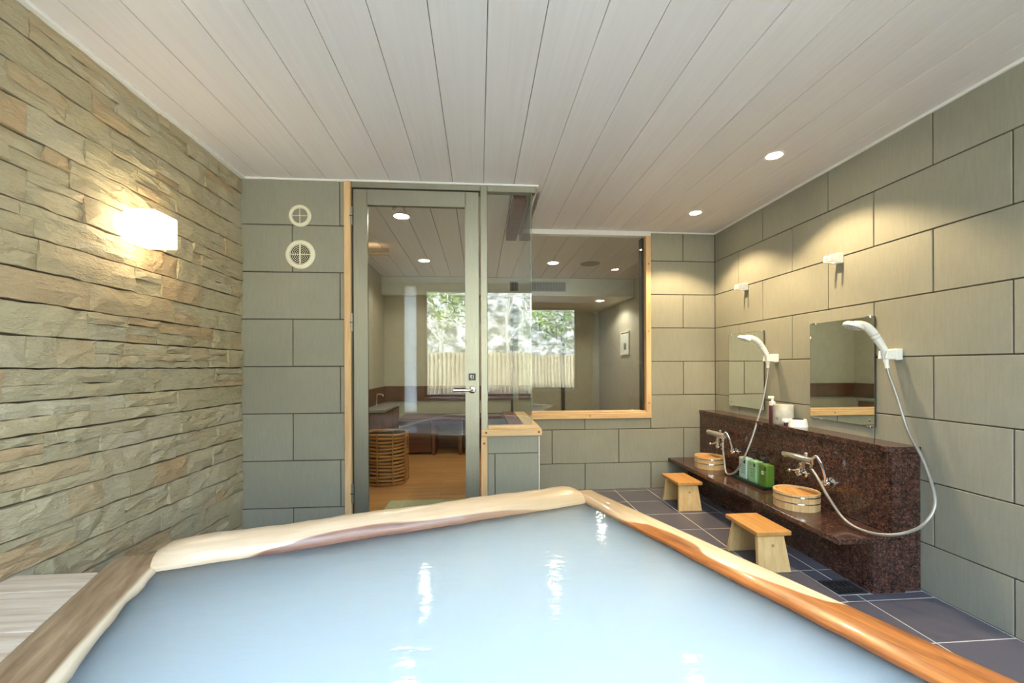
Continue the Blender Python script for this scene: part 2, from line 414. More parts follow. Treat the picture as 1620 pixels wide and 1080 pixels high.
# left stone wall (faces +X)
ws = wall('wall_left', 'left wall of stacked split-face cream stone strips', (XL-.15, XL-.022, YB-.1, D1+.1, -.05, H), 'joint')
def stone_bm(y0, y1, z0, z1, d, rnd):
    bm = bmesh.new(); nx = max(1, min(7, int((y1-y0)/.045))); nz = 2 if z1-z0 > .03 else 1
    g = []
    for i in range(nx+1):
        col = []
        for j in range(nz+1):
            e = i in (0, nx) or j in (0, nz)
            jz = rnd.uniform(-.003, .003) if (0 < i < nx) else 0
            dd = d+rnd.uniform(-.006, .006)-(.004 if e else 0)
            col.append(bm.verts.new((dd, y0+(y1-y0)*i/nx+(rnd.uniform(-.003, .003) if not i in (0, nx) else 0), z0+(z1-z0)*j/nz+jz)))
        g.append(col)
    for i in range(nx):
        for j in range(nz):
            q = (g[i][j], g[i+1][j], g[i+1][j+1], g[i][j+1])
            if rnd.random() < .5: bm.faces.new((q[0], q[1], q[2])); bm.faces.new((q[0], q[2], q[3]))
            else: bm.faces.new((q[0], q[1], q[3])); bm.faces.new((q[1], q[2], q[3]))
    loop = [g[i][0] for i in range(nx+1)]+[g[nx][j] for j in range(1, nz+1)]+[g[i][nz] for i in range(nx-1, -1, -1)]+[g[0][j] for j in range(nz-1, 0, -1)]
    back = [bm.verts.new((XL-.024, v.co.y, v.co.z)) for v in loop]; n = len(loop)
    for i in range(n): bm.faces.new((loop[i], back[i], back[(i+1) % n], loop[(i+1) % n]))
    return bm
rnd = random.Random(3); stones = []
CH = H/21
for c in range(21):
    z0, z1 = c*CH+.0026, (c+1)*CH-.0026
    y = YB-rnd.uniform(0, .3)
    while y < D1:
        L = rnd.choice([.14, .2, .28, .36, .45])*rnd.uniform(.85, 1.15); y1 = min(y+L, D1)
        if D1-y1 < .06: y1 = D1
        ns = rnd.choices([1, 2, 3], [.46, .42, .12])[0]
        hs = sorted([z0]+[z0+(z1-z0)*((q+rnd.uniform(-.18, .18))/ns) for q in range(1, ns)]+[z1])
        for a, b in zip(hs, hs[1:]):
            ya = max(y, YB)
            if y1 <= YB: continue
            if y1-ya > .24 and rnd.random() < .5:
                m = ya+(y1-ya)*rnd.uniform(.3, .7); ss = [(ya, m), (m, y1)]
            else: ss = [(ya, y1)]
            for p, q in ss: stones.append((p+.0008, q-.0008, a+.0006, b-.0006, XL+rnd.uniform(-.006, .009)))
        y = y1
stones.sort(key=lambda s: (0 if (s[1] > 1.12 and s[3] > .28) else 1, -s[1]))
first, rest = stones[:300], stones[300:]
for s in first: obj('stone', stone_bm(*s, rnd), 'stone', ws)
bmr = bmesh.new(); tone = []
for s in rest:
    t = stone_bm(*s, rnd); me = bpy.data.meshes.new('t'); t.to_mesh(me); t.free(); n0 = len(bmr.faces); bmr.from_mesh(me)
    tone += [rnd.random()]*(len(bmr.faces)-n0); bpy.data.meshes.remove(me)
sr = obj('stone_courses', bmr, 'stone', ws); sr['kind'] = 'stuff'
at = sr.data.attributes.new('tone', 'FLOAT', 'FACE')
for i, v in enumerate(tone): at.data[i].value = v

# ceiling: slab plus boards running front to back
ce = tag(obj('ceiling', B(XL-.3, XR+.4, YB-.35, 7.9, H+.014, H+.20), 'dark_gap'), 'ceiling of whitewashed wooden boards running front to back', 'ceiling', kind='structure')
x = .034-.2*8
while x < XR:
    x0, x1 = max(x, XL), min(x+.2, XR)
    if x1-x0 > .02:
        yend = D1+.0 if x1 < .40 else D2
        if x0 < .399 < x1-.02:      # board notched round the glass corner
            pr = [(x0+.00125, YB), (x1-.00125, YB), (x1-.00125, D2), (.401, D2), (.401, D1), (x0+.00125, D1)]
            bm = prism(bmesh.new(), pr, 'z', 0, .012); o_ = obj('ceiling_board', bm, 'board', ce, loc=(0, 0, H))
        else:
            piece('ceiling_board', (x1-x0-.0025, yend-YB, .012), 'board', ce, ((x0+x1)/2, (yend+YB)/2, H+.006), .0012)
    x += .2
def trim(n, label, dims, mat='bead', bev=.002): return tag(obj('trim_%d' % n, B(*dims, bev=bev), mat), label, 'trim', kind='structure')
trim(1, 'white bead along ceiling above stone wall', (XL-.01, XL+.022, YB, D1, H-.013, H+.001))
trim(2, 'white bead along ceiling above right tiled wall', (XR-.012, XR+.004, YB, D2, H-.014, H+.001))
trim(3, 'white bead along ceiling above the vent wall', (XL, -.858, D1-.010, D1+.004, H-.012, H+.001))
trim(4, 'white bead along ceiling above glass door and side pane', (-.858, .399, D1-.014, D1+.004, H-.011, H+.001))
trim(5, 'white bead along ceiling returning above the side glass', (.385, .399, D1+.005, D2-.02, H-.012, H+.001))
trim(6, 'white bead along ceiling above tiled wall right of window', (1.535, XR-.013, D2-.010, D2+.004, H-.012, H+.001))
trim(7, 'pale head trim along ceiling above the changing room window', (.36, 1.533, D2-.018, D2+.05, H-.042, H+.001))

# floor of the wash area: slab and slate tiles
fl = wall('floor', 'washing area floor of dark slate tiles with pale grout', (XL-.1, XR+.1, YB-.1, D2+.1, -.12, -.0012), 'grout_light', 'floor')
OT = Vector((-1.062, 1.474)); TA = math.atan2(2.031-1.474, .512+1.062)
U = Vector((math.cos(TA), math.sin(TA))); W = Vector((math.sin(TA), -math.cos(TA)))
def tub_st(x, y):
    d = Vector((x, y))-OT; return d.dot(U), d.dot(W)
xs = [-1.482, -1.21, -.91, -.61, -.31, -.01, .29, .59, .89, 1.19, 1.49, 1.79, XR]
ys = [YB]+[1.53+.3*k for k in range(-6, 8)]+[D2]
DR = (1.70, 1.862, 1.885, 2.02)     # drain opening
for x0, x1 in zip(xs, xs[1:]):
    for y0, y1 in zip(ys, ys[1:]):
        if y1-y0 < .02: continue
        s, t = tub_st((x0+x1)/2, (y0+y1)/2)
        if .2 < s < 1.45 and .25 < t < 1.6: continue
        if x1 < .45 and y0 > D1-.1: continue
        if y1 > D1 and x1 < .41: y1 = min(y1, D1)
        if x1 < DR[0]+.001 or x0 > DR[1]+.1 or y1 < DR[2] or y0 > DR[3]:
            bits = [(x0, x1, y0, y1)]
        else:   # tiles cut round the drain
            bits = [(x0, min(x1, DR[0]), y0, y1)] if x0 < DR[0] else []
            xa = max(x0, DR[0])
            bits += [(xa, x1, y0, DR[2]), (xa, x1, DR[3], y1)]
            if x1 > DR[1]: bits.append((max(xa, DR[1]), x1, DR[2], DR[3]))
        for a, b, c, d in bits:
            if b-a > .012 and d-c > .012: piece('floor_tile', (b-a-.005, d-c-.005, .008), 'floor_tile', fl, ((a+b)/2, (c+d)/2, -.004), .0015)
g = empty('floor_drain', ((DR[0]+DR[1])/2, (DR[2]+DR[3])/2, 0), 0, 'square grey metal drain grate in the floor beside the granite counter', 'drain')
hx, hy = (DR[1]-DR[0])/2-.004, (DR[3]-DR[2])/2-.004
obj('well_shade', B(-hx, hx, -hy, hy, -.0013, -.0004), 'dark', g)  # thin near-black sheet; its colour stands for the shade below the bars
bm = bmesh.new()
for a in ((-hx, hx, -hy, -hy+.012), (-hx, hx, hy-.012, hy), (-hx, -hx+.012, -hy+.012, hy-.012), (hx-.012, hx, -hy+.012, hy-.012)): box(bm, *a, -.002, .003)
obj('rim_frame', bm, 'iron', g)
for q in range(6): obj('bar', B(-hx+.016+q*.0225, -hx+.027+q*.0225, -hy+.024, hy-.024, -.002, .002), 'iron', g)
obj('cross_bar', B(-hx+.012, hx-.012, -.006, .006, -.0022, .0012), 'iron', g)

# rear wall with the big window that lets the daylight in
WX0, WX1, WZ0, WZ1 = -.78, 1.86, .66, 2.21
wre = wall('wall_rear', 'plastered rear wall with the large daylight window behind the bath', (XL-.15, -1.06, YB-.12, YB, -.05, H), 'plaster')
obj('wall_panel', B(-.88, WX0, YB-.12, YB, -.05, H), 'plaster', wre)
obj('wall_panel', B(-1.06, -.88, YB-.12, YB, -.05, .45), 'plaster', wre); obj('wall_panel', B(-1.06, -.88, YB-.12, YB, 2.25, H), 'plaster', wre)
w5 = empty('window_5', (-.97, YB-.06, .45), 0, 'narrow frosted white window strip left of the large open window', 'window', kind='structure')
obj('frosted_pane', B(-.09, .09, -.012, .012, 0, 1.8), 'frosted', w5)
obj('wall_panel', B(WX1, XR+.12, YB-.12, YB, -.05, H), 'plaster', wre)
obj('wall_panel', B(WX0, WX1, YB-.12, YB, -.05, WZ0), 'plaster', wre)
obj('wall_panel', B(WX0, WX1, YB-.12, YB, WZ1, H), 'plaster', wre)
w4 = empty('window_4', ((WX0+WX1)/2, YB-.06, WZ0), 0, 'large open window behind the bath facing the garden fence', 'window', kind='structure')
hw = (WX1-WX0)/2; hh = WZ1-WZ0
for a in ((-hw, -hw+.04, 0, hh), (hw-.04, hw, 0, hh), (-hw+.04, hw-.04, 0, .04), (-hw+.04, hw-.04, hh-.04, hh)):
    obj('frame_bar', B(a[0], a[1], -.03, .03, a[2], a[3], bev=.003), 'frame_dark', w4)
obj('sill', B(-hw, hw, .03, .10, -.025, .004, bev=.003), 'bead', w4)

# ------------------------------------------------------------------ glass door, side glass, return glass, window
d1 = empty('door_1', (-.40, D1, 0), 0, 'stainless framed glass door to the changing room', 'door', kind='structure')
ox = -.40
def dp(name, a, mat, bev=.002): return obj(name, B(a[0]-ox, a[1]-ox, a[2]-D1, a[3]-D1, a[4], a[5], bev=bev), mat, d1)
dp('jamb_post', (-.858, -.816, D1-.014, D1+.10, 0, H-.012), 'jamb')
dp('frame_jamb', (-.816, -.808, D1+.012, D1+.09, 0, 2.284), 'frame_dark', 0)
dp('frame_head', (-.812, .012, D1-.006, D1+.09, 2.248, 2.284), 'steel')
dp('stile', (-.804, -.717, D1, D1+.04, .012, 2.241), 'steel', .003)
dp('stile', (-.086, .003, D1, D1+.04, .012, 2.241), 'steel', .003)
dp('rail', (-.717, -.086, D1, D1+.04, 2.142, 2.241), 'steel')
dp('rail', (-.717, -.086, D1, D1+.04, .012, .115), 'steel')
dp('pane', (-.717, -.086, D1+.016, D1+.022, .115, 2.142), 'glass', 0)
bm = bmesh.new()
for a in ((-.718, -.085, .113, .118), (-.718, -.085, 2.139, 2.144)): box(bm, a[0]-ox, a[1]-ox, -.001, .002, a[2], a[3])
for a in ((-.720, -.714), (-.089, -.083)): box(bm, a[0]-ox, a[1]-ox, -.001, .002, .113, 2.144)
obj('glazing_bead', bm, 'steel', d1)
for z in (2.063, 1.381, .284):
    h = obj('hinge', tube(bmesh.new(), [(-.812-ox, -.008, z-.058), (-.812-ox, -.008, z+.058)], .009, 10), 'steel', d1)
    obj('knuckle_gap', B(-.8215-ox, -.8025-ox, -.0175, -.003, z-.003, z+.003), 'frame_dark', h)
lv = obj('lever_handle', tube(bmesh.new(), spline([(-.045-ox, 0, .944), (-.045-ox, -.045, .944), (-.062-ox, -.056, .944), (-.10-ox, -.056, .944), (-.165-ox, -.053, .944)], 5), [.008]*5+[.0085]*5+[.009]*5+[.0095]*6, 10), 'chrome', d1, smooth=True)
obj('rose', xf(lathe(bmesh.new(), [(0, 0), (.025, 0), (.025, .006), (.021, .009), (0, .009)], 28), Matrix.Translation((-.045-ox, 0, .944)) @ Matrix.Rotation(math.radians(90), 4, 'X')), 'chrome', lv, smooth=True)
sg = obj('pull_sign', B(-.068-ox, -.022-ox, -.003, 0, 1.004, 1.050), 'black', d1)
sg['label'] = 'small black square plate with the white character for pull'
bm = bmesh.new()
def stroke(x0, x1, z0, z1): box(bm, -.045-ox+x0, -.045-ox+x1, -.0042, -.003, 1.027+z0, 1.027+z1)
stroke(-.013, .001, .009, .012); stroke(-.002, .001, .003, .012); stroke(-.013, .001, .002, .005); stroke(-.013, -.010, -.005, .005)
stroke(-.013, .001, -.005, -.002); stroke(-.002, .001, -.013, -.002); stroke(-.007, .001, -.014, -.011); stroke(.007, .0102, -.014, .013)
obj('sign_character', bm, 'paper_white', sg)
obj('closer_arm', B(-.63-ox, -.40-ox, .05, .075, 2.16, 2.178, bev=.002), 'grey', d1)
obj('closer_pin', tube(bmesh.new(), [(-.555-ox, .06, 2.135), (-.555-ox, .06, 2.165)], .014, 12), 'grey', d1)
obj('threshold', B(-.80-ox, .0-ox, -.01, .10, 0, .012, bev=.003), 'steel', d1)

w1 = empty('window_1', (.2, D1, .636), 0, 'fixed frameless side pane between the door and the glass corner', 'window', kind='structure')
def wp1(name, a, mat, bev=.002): return obj(name, B(a[0]-.2, a[1]-.2, a[2]-D1, a[3]-D1, a[4]-.636, a[5]-.636, bev=bev), mat, w1)
wp1('mullion', (.012, .058, D1-.004, D1+.08, .0, 2.284), 'steel', .003)
wp1('post_casing', (.012, .052, D1-.016, D1-.004, 0, .636), 'jamb')
wp1('head_channel', (.058, .380, D1-.004, D1+.05, 2.246, 2.284), 'steel')
wp1('pane', (.058, .351, D1+.016, D1+.024, .704, 2.246), 'glass', 0)
wp1('sill', (.012, .414, D1-.018, D1+.06, .636, .681), 'jamb_x', .003)
wp1('sill_cap', (.058, .395, D1-.004, D1+.055, .681, .704), 'jamb_x', .004)
for px in (.045, .392): wp1('screw_plug', (px-.006, px+.006, D1-.0195, D1-.018, .655, .667), 'brown', 0)
wp1('screw_plug', (.026, .038, D1-.0175, D1-.016, .585, .597), 'brown', 0)

w2 = empty('window_2', (.35, (D1+D2)/2, .636), 0, 'clear return pane running back from the glass corner to the window wall', 'window', kind='structure')
ym = (D1+D2)/2
def wp2(name, a, mat, bev=.002): return obj(name, B(a[0]-.35, a[1]-.35, a[2]-ym, a[3]-ym, a[4]-.636, a[5]-.636, bev=bev), mat, w2)
wp2('pane', (.343, .351, D1+.026, D2+.01, .704, 2.25), 'glass', 0)
wp2('pane_edge', (.351, .353, D1+.016, D1+.025, .704, 2.246), 'glass_edge', 0)
wp2('sill', (.22, .414, D1+.06, D2-.018, .636, .681), 'jamb_y', .003)
wp2('sill_cap', (.30, .395, D1+.055, D2-.018, .681, .704), 'jamb_y', .003)
wp2('inner_ledge', (.20, .29, D1+.08, D2+.02, .681, .70), 'brown', .003)
wp2('head_beam', (.24, .33, D1+.09, D2+.03, 2.20, 2.29), 'brown', .003)
wp2('head_channel', (.331, .365, D1+.06, D2+.01, 2.25, 2.284), 'steel', .002)

w3 = empty('window_3', (.97, D2, .631), 0, 'wood framed window from the wash area into the changing room', 'window', kind='structure')
def wp3(name, a, mat, bev=.003): return obj(name, B(a[0]-.97, a[1]-.97, a[2]-D2, a[3]-D2, a[4]-.631, a[5]-.631, bev=bev), mat, w3)
wp3('sill', (.414, 1.533, D2-.020, D2+.05, .631, .680), 'jamb_x')
wp3('sill_cap', (.414, 1.488, D2-.005, D2+.10, .680, .696), 'jamb_x')
wp3('jamb_post', (1.486, 1.533, D2-.018, D2+.10, .680, H-.043), 'jamb')
wp3('inner_reveal', (1.466, 1.4855, D2+.03, D2+.10, .696, 2.25), 'frame_dark')
wp3('pane', (.352, 1.468, D2+.030, D2+.038, .696, 2.253), 'glass', 0)
for z in (.76, 1.40, 2.0): wp3('screw_plug', (1.505, 1.515, D2-.0195, D2-.018, z, z+.010), 'brown', 0)
for px in (.97,): wp3('screw_plug', (px, px+.010, D2-.0215, D2-.020, .652, .662), 'brown', 0)

# ------------------------------------------------------------------ the bath
tub = empty('bathtub', (OT.x, OT.y, 0), TA, 'sunken wooden bath with live-edge log rims filled with pale blue water', 'bathtub')
LI, WI = 1.67, 1.78           # inner length (along the far rim) and width (towards the camera); local y = -t
def plank_t(x0, x1, yf, yn, z, th, wob_in, mat, name, right=False):
    """rim plank running along local y, live edge on the inner side"""
    r2 = random.Random(5 if right else 9); bm = bmesh.new(); n = 44; rings = []
    for i in range(n+1):
        y = yf+(yn-yf)*i/n; w = wob_in*(math.sin(i*.55)+.7*math.sin(i*1.37+1)+r2.uniform(-.7, .7))
        if right:
            e = .025*(i/n)
            sec = [(x0+w*.4, z-.06), (x0-.004+w, z-.030), (x0+.004+w, z-.006), (x0+.022+w*.6, z+.003), (x0+.06, z+.006), (x1-.03+e, z+.007), (x1-.008+e, z+.003), (x1+e, z-.010), (x1+e, z-.06)]
        else:
            sec = [(x1+w*.6, z-.05), (x1+.006+w, z-.028), (x1-.002+w, z-.008), (x1-.016+w*.8, z+.001), (x1-.05, z+.004), (x0+.02, z+.006), (x0, z+.001), (x0, z-.05)]
        rings.append([bm.verts.new((a, y, b)) for a, b in sec])
    for a, b in zip(rings, rings[1:]):
        m = len(a)
        for q in range(m): bm.faces.new((a[q], a[(q+1) % m], b[(q+1) % m], b[q]))
    bm.faces.new(rings[0][::-1]); bm.faces.new(rings[-1])
    return obj(name, bm, mat, tub, smooth=True)
plank_t(-.15, .0, .125, -WI-.13, .44, .05, .0042, 'rim_left', 'rim')
plank_t(LI, LI+.125, .125, -WI-.13, .44, .05, .002, 'rim_right', 'rim', True)
# far rim: heavy rounded log beam with worn ends
bm = bmesh.new(); n = 40; rings = []; r2 = random.Random(2)
sec0 = [(-.002, .395), (-.006, .425), (.000, .448), (.012, .470), (.030, .486), (.055, .495), (.085, .497), (.108, .490), (.122, .475), (.128, .455), (.128, .395)]
for i in range(n+1):
    s = -.015+(LI+.022)*i/n; e = min(i, n-i)
    k_ = {0: .72, 1: .92, 2: .98}.get(e, 1)
    w = .0025*math.sin(i*.5)+.0015*math.sin(i*1.9)
    rings.append([bm.verts.new((s, .06+(a-.06)*(.9+.1*k_)+w, .395+(b-.395)*k_+.6*w)) for a, b in sec0])
for a, b in zip(rings, rings[1:]):
    m = len(a)
    for q in range(m): bm.faces.new((a[q], a[(q+1) % m], b[(q+1) % m], b[q]))
bm.faces.new(rings[0][::-1]); bm.faces.new(rings[-1])
obj('rim', bm, 'rim_far', tub, smooth=True)
obj('rim', B(0, LI, -WI-.13, -WI, .40, .45, bev=.01, seg=2), 'rim_left', tub)
for a in ((-.05, -.012, -WI-.1, .10), (LI+.012, LI+.05, -WI-.1, .10)): obj('side_board', B(*a, .02, .39), 'tub', tub)
for a in ((-.01, LI+.01, .012, .05), (-.01, LI+.01, -WI-.05, -WI-.012)): obj('side_board', B(*a, .02, .39), 'tub', tub)
obj('bottom_board', B(-.012, LI+.012, -WI-.012, .012, .0, .02), 'tub', tub)
wa = obj('water', B(-.011, LI+.011, -WI-.011, .011, .022, WATER), 'water'); wa.location = (OT.x, OT.y, 0); wa.rotation_euler = (0, 0, TA)
tag(wa, 'milky pale blue hot spring water filling the wooden bath', 'water')

# deck beside the bath, against the stone wall
dk = empty('deck', (-1.3, .6, .44), 0, 'pale weathered plank deck between stone wall and bath', 'deck')
def deck_x(y):   # outer edge of the left rim at depth y
    t = (OT.y-.151*U.y-y)/(-W.y); return OT.x-.151*U.x+W.x*t
yy = [1.455, 1.343, 1.14, .93, .72, .51, .30, .09, -.12, YB]
for ya, yb in zip(yy, yy[1:]):
    p = [(XL+.019+1.3, ya-.0015-.6), (deck_x(ya)+1.3-.001, ya-.0015-.6), (deck_x(yb)+1.3-.001, yb+.0015-.6), (XL+.019+1.3, yb+.0015-.6)]
    bm = prism(bmesh.new(), p, 'z', -.03, 0.0)
    bmesh.ops.bevel(bm, geom=[e for e in bm.edges if all(v.co.z > -.001 for v in e.verts)], offset=.002, segments=1, affect='EDGES')
    obj('plank', bm, 'deck', dk)
for x_, y_ in ((-1.435, 1.38), (-1.29, 1.38), (-1.44, .4), (-1.16, .4), (-1.44, -.40), (-1.02, -.40)): obj('support_post', B(x_+1.3-.02, x_+1.3+.02, y_-.62, y_-.58, -.44, -.03), 'tub', dk)

# ------------------------------------------------------------------ wash counter of brown granite
ct = empty('wash_counter', (1.95, 2.78, 0), 0, 'polished brown granite wash counter with low shelf along the right wall', 'counter')
cx, cy = 1.95, 2.78
def cp(name, a, bev=.002): return obj(name, B(a[0]-cx, a[1]-cx, a[2]-cy, a[3]-cy, a[4], a[5], bev=bev), 'granite', ct)
for y0, y1 in ((1.905, 2.79), (2.793, D2-.002)): cp('front_slab', (1.987, 2.01, y0, y1, .272, .665))
cp('end_slab', (1.989, 2.04, 1.893, 1.9035, .255, .664)); cp('end_slab', (2.0415, XR-.001, 1.893, 1.9035, .0, .664))
prf = [(1.981-cx, D2-.002-cy), (1.981-cx, 1.925-cy), (2.005-cx, 1.888-cy), (XR-.001-cx, 1.888-cy), (XR-.001-cx, D2-.002-cy)]
bm = prism(bmesh.new(), prf, 'z', .666, .697); bmesh.ops.bevel(bm, geom=bm.edges[:], offset=.002, segments=1, affect='EDGES'); obj('top_slab', bm, 'granite', ct)
for y0, y1 in ((1.872, 2.79), (2.792, D2-.002)): cp('shelf_slab', (1.69, 1.986, y0, y1, .243, .272), .003)
for y0, y1 in ((1.905, 2.66), (2.662, D2-.002)): cp('base_slab', (1.872, 1.90, y0, y1, 0, .242))
cp('base_end_slab', (1.872, 1.893, 1.880, 1.9035, 0, .242)); cp('base_end_slab', (1.895, 1.985, 1.880, 1.9035, 0, .242)); cp('base_end_slab', (1.987, 2.040, 1.880, 1.9035, 0, .2535))

def faucet(y0, label):
    """wall mixer: two flanged supply legs, long spout bar, shower diverter knob, small lever"""
    f = empty('wash_faucet', (1.983, y0, .43), 0, label, 'faucet', 'chrome wash mixers on the granite counter')
    for dy in (-.1, .105):
        fl_ = obj('wall_flange', xf(lathe(bmesh.new(), [(0, 0), (.030, 0), (.030, .006), (.020, .014), (.014, .02), (.014, .045), (0, .045)], 24), Matrix.Translation((0.003, dy, 0)) @ Matrix.Rotation(math.radians(-90), 4, 'Y')), 'chrome', f, smooth=True)
        obj('stop_valve', tube(bmesh.new(), [(-.028, dy-.028, 0), (-.028, dy+.028, 0)], .011, 12), 'chrome', fl_, smooth=True)
    obj('supply_leg', tube(bmesh.new(), spline([(-.035, -.1, .005), (-.045, -.103, .05), (-.06, -.1, .10), (-.075, -.085, .145), (-.080, -.070, .140), (-.082, -.055, .118)], 5), .0085, 10), 'chrome', f, smooth=True)
    obj('supply_leg', tube(bmesh.new(), spline([(-.035, .105, .005), (-.05, .09, .04), (-.07, .05, .07), (-.082, .02, .10)], 5), .0085, 10), 'chrome', f, smooth=True)
    obj('mixer_body', tube(bmesh.new(), [(-.083, -.065, .112), (-.083, -.06, .112), (-.083, .03, .112), (-.083, .035, .112)], [.016, .020, .020, .016], 16), 'chrome', f, smooth=True)
    obj('spout_bar', tube(bmesh.new(), [(-.083, -.068, .115), (-.083, .06, .115), (-.083, .165, .115), (-.083, .172, .114)], [.0215, .0205, .019, .014], 16), 'grey' if y0 > 2.8 else 'chrome', f, smooth=True)
    obj('spout_outlet', tube(bmesh.new(), [(-.083, .155, .115), (-.083, .157, .096)], .009, 10), 'chrome', f)
    obj('diverter_knob', lathe(bmesh.new(), [(0, .16), (.010, .158), (.013, .15), (.010, .142), (.007, .135), (.007, .125)], 16, (-.083, -.015, 0)), 'chrome', f, smooth=True)
    obj('hose_union', tube(bmesh.new(), [(-.086, -.06, .098), (-.089, -.06, .075)], .010, 10), 'chrome', f)
    l_ = obj('lever_stem', tube(bmesh.new(), spline([(-.083, .012, .10), (-.09, .02, .062), (-.10, .05, .04), (-.108, .085, .032)], 4), .0045, 8), 'chrome', f, smooth=True)
    obj('lever_knob', lathe(bmesh.new(), [(0, .010), (.007, .008), (.010, 0), (.007, -.008), (0, -.010)], 12, (-.109, .088, .031)), 'chrome', l_, smooth=True)
    obj('drop_pipe', tube(bmesh.new(), [(-.083, .005, .098), (-.083, .005, .05)], .011, 12), 'chrome', f, smooth=True)
    return f
faucet(3.22, 'chrome wall mixer above the far wooden bucket on the granite counter')
faucet(2.34, 'chrome wall mixer above the near wooden bucket on the granite counter')

def shower(name, yw, pts, hose, label):
    """hand shower resting in its wall holder, with hose"""
    s = empty('hand_shower', (2.065, yw, 1.145), 0, label, 'shower', 'white hand showers on the right wall'); o_ = Vector((2.065, yw, 1.145))
    P = [Vector(p)-o_ for p in pts]
    sp_ = spline(P, 6); n = len(sp_)
    rr = [.0115+.007*min(1, max(0, (i/n-.02)/.45))+.002*math.sin(i/n*3) for i in range(n)]
    hd = obj('handle', tube(bmesh.new(), sp_, rr, 14), 'white', s, smooth=True)
    i0 = n//2-2; dv = (sp_[i0+1]-sp_[i0]).normalized()
    rm = Vector((0, 0, 1)).rotation_difference(dv).to_matrix().to_4x4()
    for q in range(2):
        b_ = torus(bmesh.new(), rr[i0+q*2]+.0002, .0012, 20, 5); xf(b_, Matrix.Translation(sp_[i0+q*2]) @ rm); obj('grip_ring', b_, 'grey', hd)
    # disc head facing down and outwards
    ax = (P[-1]-P[-3]); nrm = Vector((-.35, .12, -1)).normalized()
    m = Matrix.Translation(P[-1]+Vector((-.004, 0, -.002))) @ Vector((0, 0, -1)).rotation_difference(nrm).to_matrix().to_4x4()
    obj('head', xf(lathe(bmesh.new(), [(0, .014), (.02, .013), (.036, .009), (.044, 0), (.045, -.010), (.042, -.014), (0, -.014)], 32), m), 'white', s, smooth=True)
    fp = obj('spray_plate', xf(lathe(bmesh.new(), [(0, -.0135), (.036, -.0135), (.036, -.0165), (0, -.0175)], 28), m), 'grey', s, smooth=True)
    bm = bmesh.new()
    for rad, cnt in ((.008, 6), (.017, 11), (.025, 16), (.032, 20)):
        for q in range(cnt):
            a = 2*math.pi*q/cnt; box(bm, rad*math.cos(a)-.0011, rad*math.cos(a)+.0011, rad*math.sin(a)-.0011, rad*math.sin(a)+.0011, -.0195, -.0160)
    obj('nozzles', xf(bm, m), 'white', fp)['kind'] = 'stuff'
    Hp = [Vector(p)-o_ for p in hose]
    obj('hose', tube(bmesh.new(), spline([P[0]]+Hp, 6), .0072, 10), 'hose', s, smooth=True)
    obj('hose_ferrule', tube(bmesh.new(), [P[0]+(P[0]-P[1])*-.15, P[0]+(Hp[0]-P[0]).normalized()*.028], .0095, 12), 'white', s, smooth=True)
    return s
def holder(yw, z, label, group):
    h_ = empty('shower_holder', (XR, yw, z), 0, label, 'shower holder', group)
    pr = [(-.0005, -.030), (-.0005, .030), (-.045, .026), (-.072, .018), (-.078, -.012), (-.060, -.026), (-.03, -.034)]
    bm = prism(bmesh.new(), pr, 'y', .018, -.018) if False else bmesh.new()
    # wall block
    box(bm, -.040, -.0005, -.024, .024, -.028, .030, bev=.004, seg=2); obj('wall_block', bm, 'white', h_)
    for sgn in (-1, 1):      # two prongs that form the fork
        bm = bmesh.new(); y0, y1 = sorted((sgn*.0145, sgn*.024))
        prism(bm, [(-.038, -.024), (-.038, .026), (-.086, .020), (-.092, -.020)], 'y', y0, y1)
        bmesh.ops.bevel(bm, geom=bm.edges[:], offset=.002, segments=1, affect='EDGES'); obj('prong', bm, 'white', h_)
    return h_
holder(3.225, 1.722, 'empty white upper shower holder high on the wall above the far mirror', 'white shower holders on the right wall')
holder(2.345, 1.722, 'empty white upper shower holder high on the wall above the near mirror', 'white shower holders on the right wall')
holder(2.885, 1.146, 'white lower holder carrying the far hand shower beside the far mirror', 'white shower holders on the right wall')
holder(2.000, 1.146, 'white lower holder carrying the near hand shower beside the near mirror', 'white shower holders on the right wall')
shower('a', 2.885, [(2.068, 2.884, 1.105), (2.062, 2.885, 1.165), (2.03, 2.893, 1.228), (1.99, 2.893, 1.272), (1.945, 2.893, 1.292), (1.905, 2.898, 1.294)],
       [(2.066, 2.885, 1.05), (2.058, 2.887, .98), (2.02, 2.892, .79), (1.945, 2.89, .562), (1.888, 2.905, .41), (1.862, 2.96, .312), (1.852, 3.045, .285), (1.872, 3.105, .36), (1.888, 3.15, .45), (1.894, 3.16, .50)],
       'white hand shower in its holder beside the far mirror, hose hanging over the bottle tray')
shower('b', 2.0, [(2.066, 1.998, 1.105), (2.06, 2.0, 1.165), (2.03, 2.010, 1.226), (1.99, 2.010, 1.274), (1.945, 2.006, 1.297), (1.905, 2.010, 1.300)],
       [(2.072, 1.992, 1.05), (2.075, 1.955, .943), (2.07, 1.895, .778), (2.06, 1.822, .665), (2.04, 1.761, .556), (2.01, 1.722, .469), (1.97, 1.730, .389), (1.93, 1.771, .335), (1.88, 1.828, .303), (1.86, 1.93, .288), (1.86, 2.03, .308), (1.87, 2.138, .388), (1.885, 2.219, .458), (1.894, 2.279, .502)],
       'white hand shower in its holder beside the near mirror, hose looping past the counter end')

